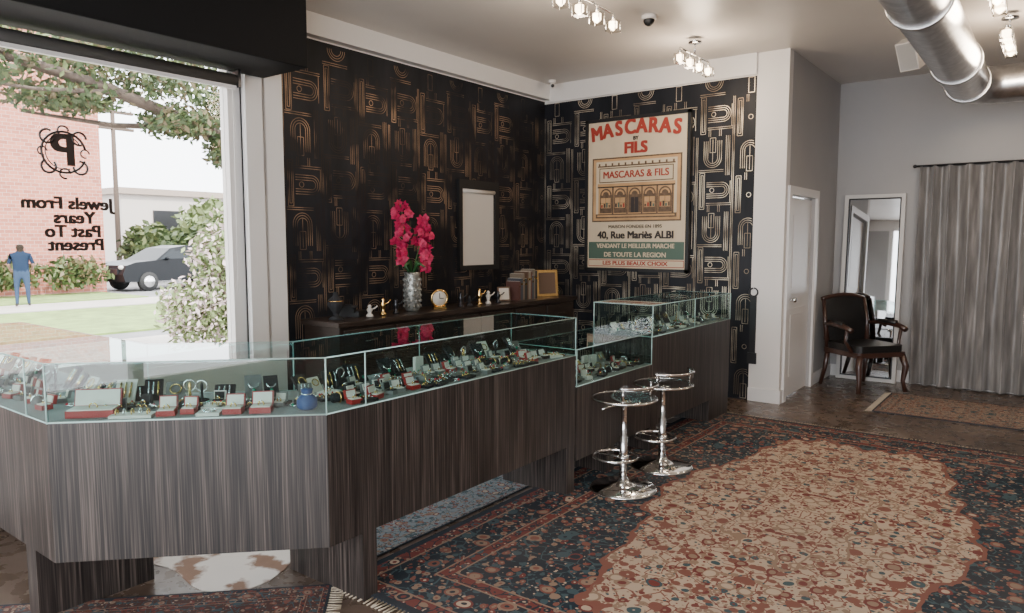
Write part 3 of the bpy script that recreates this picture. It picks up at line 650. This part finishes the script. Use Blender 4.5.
def leaves(b,centers,n,size,mts):
    for _ in range(n):
        c,r=rnd.choice(centers);
        while True:
            p=Vector((rnd.uniform(-1,1),rnd.uniform(-1,1),rnd.uniform(-1,1)))
            if p.length<1:break
        p=p*(.55+.45*rnd.random())
        q=Vector((c[0]+p.x*r[0],c[1]+p.y*r[1],c[2]+p.z*r[2]));a=Vector((rnd.gauss(0,1),rnd.gauss(0,1),rnd.gauss(0,1))).normalized();t=a.orthogonal().normalized()
        s=size*rnd.uniform(.6,1.3);b.add([tuple(q-a*s),tuple(q+t*s*.45),tuple(q+a*s),tuple(q-t*s*.45)],[(0,1,2,3)],rnd.choice(mts))
G1=mat('leaf_a',(.04,.065,.02),.6);G2=mat('leaf_b',(.10,.13,.045),.6);G3=mat('leaf_olive',(.11,.085,.04),.6);BARK=mat('bark',(.09,.065,.05),.9);FLW=mat('white_flower',(.66,.52,.52),.7);G4=mat('leaf_pale',(.19,.25,.10),.6)
b=B('street_tree')
b.tube([(-9.6,6.9,G+.02),(-9.6,6.8,1.5),(-9.5,6.5,2.8),(-9.3,5.9,3.2)],[.22,.18,.15,.12],BARK,10)
b.tube([(-9.45,6.4,2.8),(-9.3,5.2,3.15),(-9.1,4.0,3.4),(-9.0,2.4,3.65),(-9,1,3.8)],[.11,.09,.07,.045,.02],BARK,8)
b.tube([(-9.3,5.4,3.1),(-9.7,4.4,3.05),(-9.8,3.4,3.1)],[.05,.035,.015],BARK,6);b.tube([(-9.1,4.2,3.35),(-8.8,3.2,3.2),(-8.8,2.2,3.2)],[.04,.02,.01],BARK,6)
leaves(b,[((-9.1,5.8,3.2),(1.0,.7,.5)),((-9.1,5.1,3.6),(1,.9,.5)),((-9.2,4.2,3.7),(1.0,.9,.45)),((-9.1,3.2,3.7),(1.1,1.0,.42)),((-9.4,3.7,3.25),(.8,.8,.2)),((-9.0,2.1,3.7),(1,1.0,.42)),((-9.2,5.0,3.1),(.7,.6,.22)),((-9,1.1,3.65),(.8,.9,.45)),((-9,.2,3.7),(.8,.8,.5)),((-9.0,2.6,3.3),(.8,.6,.18)),((-9.2,5.7,2.8),(.5,.35,.3)),((-9.0,1.4,3.3),(.6,.5,.2))],12500,.052,[G1,G1,G2,G3])
b.done()
b=B('flowering_bush')
leaves(b,[((-8.4,5.0,.45),(.6,.8,.55)),((-8.3,5.15,.95),(.6,.75,.7)),((-8.4,5.35,1.6),(.5,.55,.55)),((-8.3,5.8,1.35),(.5,.5,.8)),((-8.4,4.65,.75),(.45,.5,.45)),((-8.3,4.95,1.4),(.4,.45,.4))],9000,.045,[G4,G4,G2,G4,FLW,FLW])
for k in range(6):b.tube([(-8.3,5.2,G+.02),(-8.3+rnd.uniform(-.3,.3),5.2+rnd.uniform(-.6,.6),1.2)],.02,BARK,6)
b.done()
b=B('hedge');leaves(b,[((-31,15.5,1.2),(1.2,1.6,1.3)),((-31,18,1.3),(1.2,1.8,1.4)),((-31,21,1.2),(1.2,1.8,1.3)),((-30.5,24,1.4),(1.2,1.8,1.5))],7500,.2,[G1,G1,G2]);b.done()
b=B('low_hedge');leaves(b,[((-25.2,y,.56),(.55,1.3,.6)) for y in (0,2,4,6,8,10)],4500,.12,[G1,G2,G3]);b.done()
b=B('background_tree');b.tube([(-40,26,G),(-40,26,3)],[.3,.2],BARK,8);leaves(b,[((-40,24,2.5),(3,2.6,1.8)),((-40,29,3),(3,3,2.2))],4500,.3,[G2,G4,G2]);b.done()
b=B('utility_pole');b.tube([(-42,19.0,G),(-42,19.0,9.6)],[.16,.11],BARK,8)
for z in (8.6,7.7):b.box(-42.1,-41.9,17.9,20.1,z,z+.14,BARK)
for y in (18,18.5,19.5,20):b.lathe([(.05,0),(.05,.12),(.02,.16)],CHROME,8,(-42,y,8.74))
b.done()
CP=mat('car_paint',(.006,.007,.009),.35,spec=.2);CG=mat('car_window',(.01,.013,.016),.2,spec=.25);TY=mat('tyre',(.012,.012,.012),.8)
b=B('parked_car')
prof=[(-2.3,.35),(-2.38,.62),(-2.25,.92),(-1.9,1.02),(-1.15,1.08),(-.45,1.50),(.2,1.60),(1.1,1.56),(1.9,1.18),(2.25,1.08),(2.35,.7),(2.25,.35)]
vs=[(w*(.90 if (z<1.2) else .70),y,z) for w in (-1,1) for y,z in prof];n=len(prof)
b.add(vs,[tuple(range(n)),tuple(range(2*n-1,n-1,-1))]+[(i,(i+1)%n,n+(i+1)%n,n+i) for i in range(n)],CP)
for w in (-1,1):
    b.add([(w*.91,-1.0,1.12),(w*.74,-.42,1.46),(w*.72,.25,1.53),(w*.91,.25,1.12)],[(0,1,2,3)],CG);b.add([(w*.91,.33,1.12),(w*.72,.33,1.53),(w*.72,1.0,1.50),(w*.91,1.6,1.16)],[(0,1,2,3)],CG)
    for y in (-1.45,1.45):b.tube([(w*.74,y,.34),(w*.94,y,.34)],.34,TY,20);b.tube([(w*.92,y,.34),(w*.95,y,.34)],.2,CHROME,16)
    b.tube([(w*.92,-.75,1.12),(w*1.05,-.75,1.16)],.06,CP,8)
b.box(-.6,.6,-2.40,-2.33,.6,.8,DARKM)
for w in (-1,1):b.sph((w*.65,-2.28,.85),(.14,.08,.08),WHITE,8);b.box(w*.65-.12,w*.65+.12,2.26,2.35,.8,.92,REDB)
b.done((-26.5,13.8,G),.12)
# ---------------------------------------------------------------- person (pedestrian outside)
def person(loc,rz):
    V=[];Rr=[];Ed=[];idx={}
    def av(n,x,y,z,r,par):
        idx[n]=len(V);V.append((x,y,z));Rr.append(r)
        if par:Ed.append((idx[par],idx[n]))
    av('pel',0,0,.92,.17,None);av('sp',0,0,1.10,.16,'pel');av('ch',0,0,1.30,.18,'sp');av('nk',0,-.01,1.45,.065,'ch');av('hd',0,-.03,1.56,.098,'nk');av('ht',0,-.03,1.66,.088,'hd')
    for s,n in ((-1,'l'),(1,'r')):
        av('sh'+n,s*.20,0,1.37,.075,'ch');av('el'+n,s*.27,-.02,1.12,.055,'sh'+n);av('wr'+n,s*.24,-.18,.98,.034,'el'+n);av('pa'+n,s*.21,-.27,.95,.034,'wr'+n)
        av('hp'+n,s*.10,0,.82,.12,'pel');av('kn'+n,s*.12,-.03*s,.48,.075,'hp'+n);av('an'+n,s*.13,.03*s,.09,.050,'kn'+n);av('to'+n,s*.15,-.14,.045,.042,'an'+n)
    me=bpy.data.meshes.new('pedestrian');me.from_pydata(V,Ed,[]);o=bpy.data.objects.new('tmp',me);bpy.context.collection.objects.link(o)
    sk=o.modifiers.new('s','SKIN');ss=o.modifiers.new('u','SUBSURF');ss.levels=2
    for i,d in enumerate(me.skin_vertices[0].data):d.radius=(Rr[i],Rr[i]*.8);d.use_root=(i==0)
    dg=bpy.context.evaluated_depsgraph_get();m2=bpy.data.meshes.new_from_object(o.evaluated_get(dg));bpy.data.objects.remove(o)
    SK=mat('skin',(.26,.14,.10),.6);SHT=mat('shirt_blue',(.012,.022,.045),.9,spec=.1);JE=mat('jeans',(.03,.05,.09),.9,spec=.1);SHO=mat('shoe',(.03,.03,.03),.6);HR=mat('hair',(.02,.014,.01),.7,spec=.1)
    m2.materials.clear()
    for q_ in (SK,SHT,JE,SHO,HR):m2.materials.append(q_)
    for p_ in m2.polygons:
        c=p_.center;p_.use_smooth=True
        if c.z>1.46:k=4 if (c.z>1.64 or c.y>-.02) else 0
        elif c.z<.10:k=3
        elif c.z<.96 and abs(c.x)<.21 and c.y>-.17:k=2
        elif c.y<-.15 or (abs(c.x)>.21 and c.z<1.14):k=0
        else:k=1
        p_.material_index=k
    o=bpy.data.objects.new('pedestrian',m2);bpy.context.collection.objects.link(o);o.location=loc;o.rotation_euler=(0,0,rz)
    b=B('face_and_fingers');b.sph((0,-.125,1.57),(.012,.02,.02),SK,6)
    for s in (-1,1):
        b.sph((s*.03,-.105,1.60),.010,HR,6);b.sph((s*.090,-.03,1.58),(.012,.02,.03),SK,6)
        for k in range(4):
            x=s*.21+(-.025+.017*k);b.tube([(x,-.28,.95),(x,-.33,.94),(x,-.35-.006*(k%3),.91)],[.009,.008,.006],SK,6)
        b.tube([(s*.18,-.24,.96),(s*.155,-.28,.955),(s*.15,-.30,.94)],[.01,.009,.007],SK,6)
    b.tube([(-.025,-.112,1.53),(0,-.117,1.528),(.025,-.112,1.53)],.005,REDB,5)
    b.done(parent=o)
person((-21.8,7.35,G+.02),-1.9)
# ---------------------------------------------------------------- lights & world
w=bpy.data.worlds.new('w');bpy.context.scene.world=w;w.use_nodes=True;NT=w.node_tree
bg=NT.nodes['Background'];bg.inputs[0].default_value=(.94,.96,1,1);bg.inputs[1].default_value=9.3
s=bpy.data.lights.new('sun','SUN');s.energy=10;s.angle=.02;s.color=(1,.93,.82);so=bpy.data.objects.new('sun',s);bpy.context.collection.objects.link(so)
so.rotation_euler=Vector((-.75,.25,-.85)).to_track_quat('-Z','Y').to_euler()
def portal(loc,rot,sx,sy):
    l=bpy.data.lights.new('portal','AREA');l.shape='RECTANGLE';l.size=sx;l.size_y=sy;l.cycles.is_portal=True
    o=bpy.data.objects.new('portal',l);o.location=loc;o.rotation_euler=rot;bpy.context.collection.objects.link(o)
portal((XW-.3,.8,1.85),(0,-pi/2,0),2.4,5.0)
portal((-.9,-2.7,1.7),(pi/2,0,0),8,2.8)
# ---------------------------------------------------------------- camera
c=bpy.data.cameras.new('camera');c.sensor_width=36;c.lens=720/1024*36;c.clip_end=300
o=bpy.data.objects.new('camera',c);o.location=(0,0,1.58);o.rotation_euler=(math.radians(84.8),0,math.radians(37.1));bpy.context.collection.objects.link(o);bpy.context.scene.camera=o
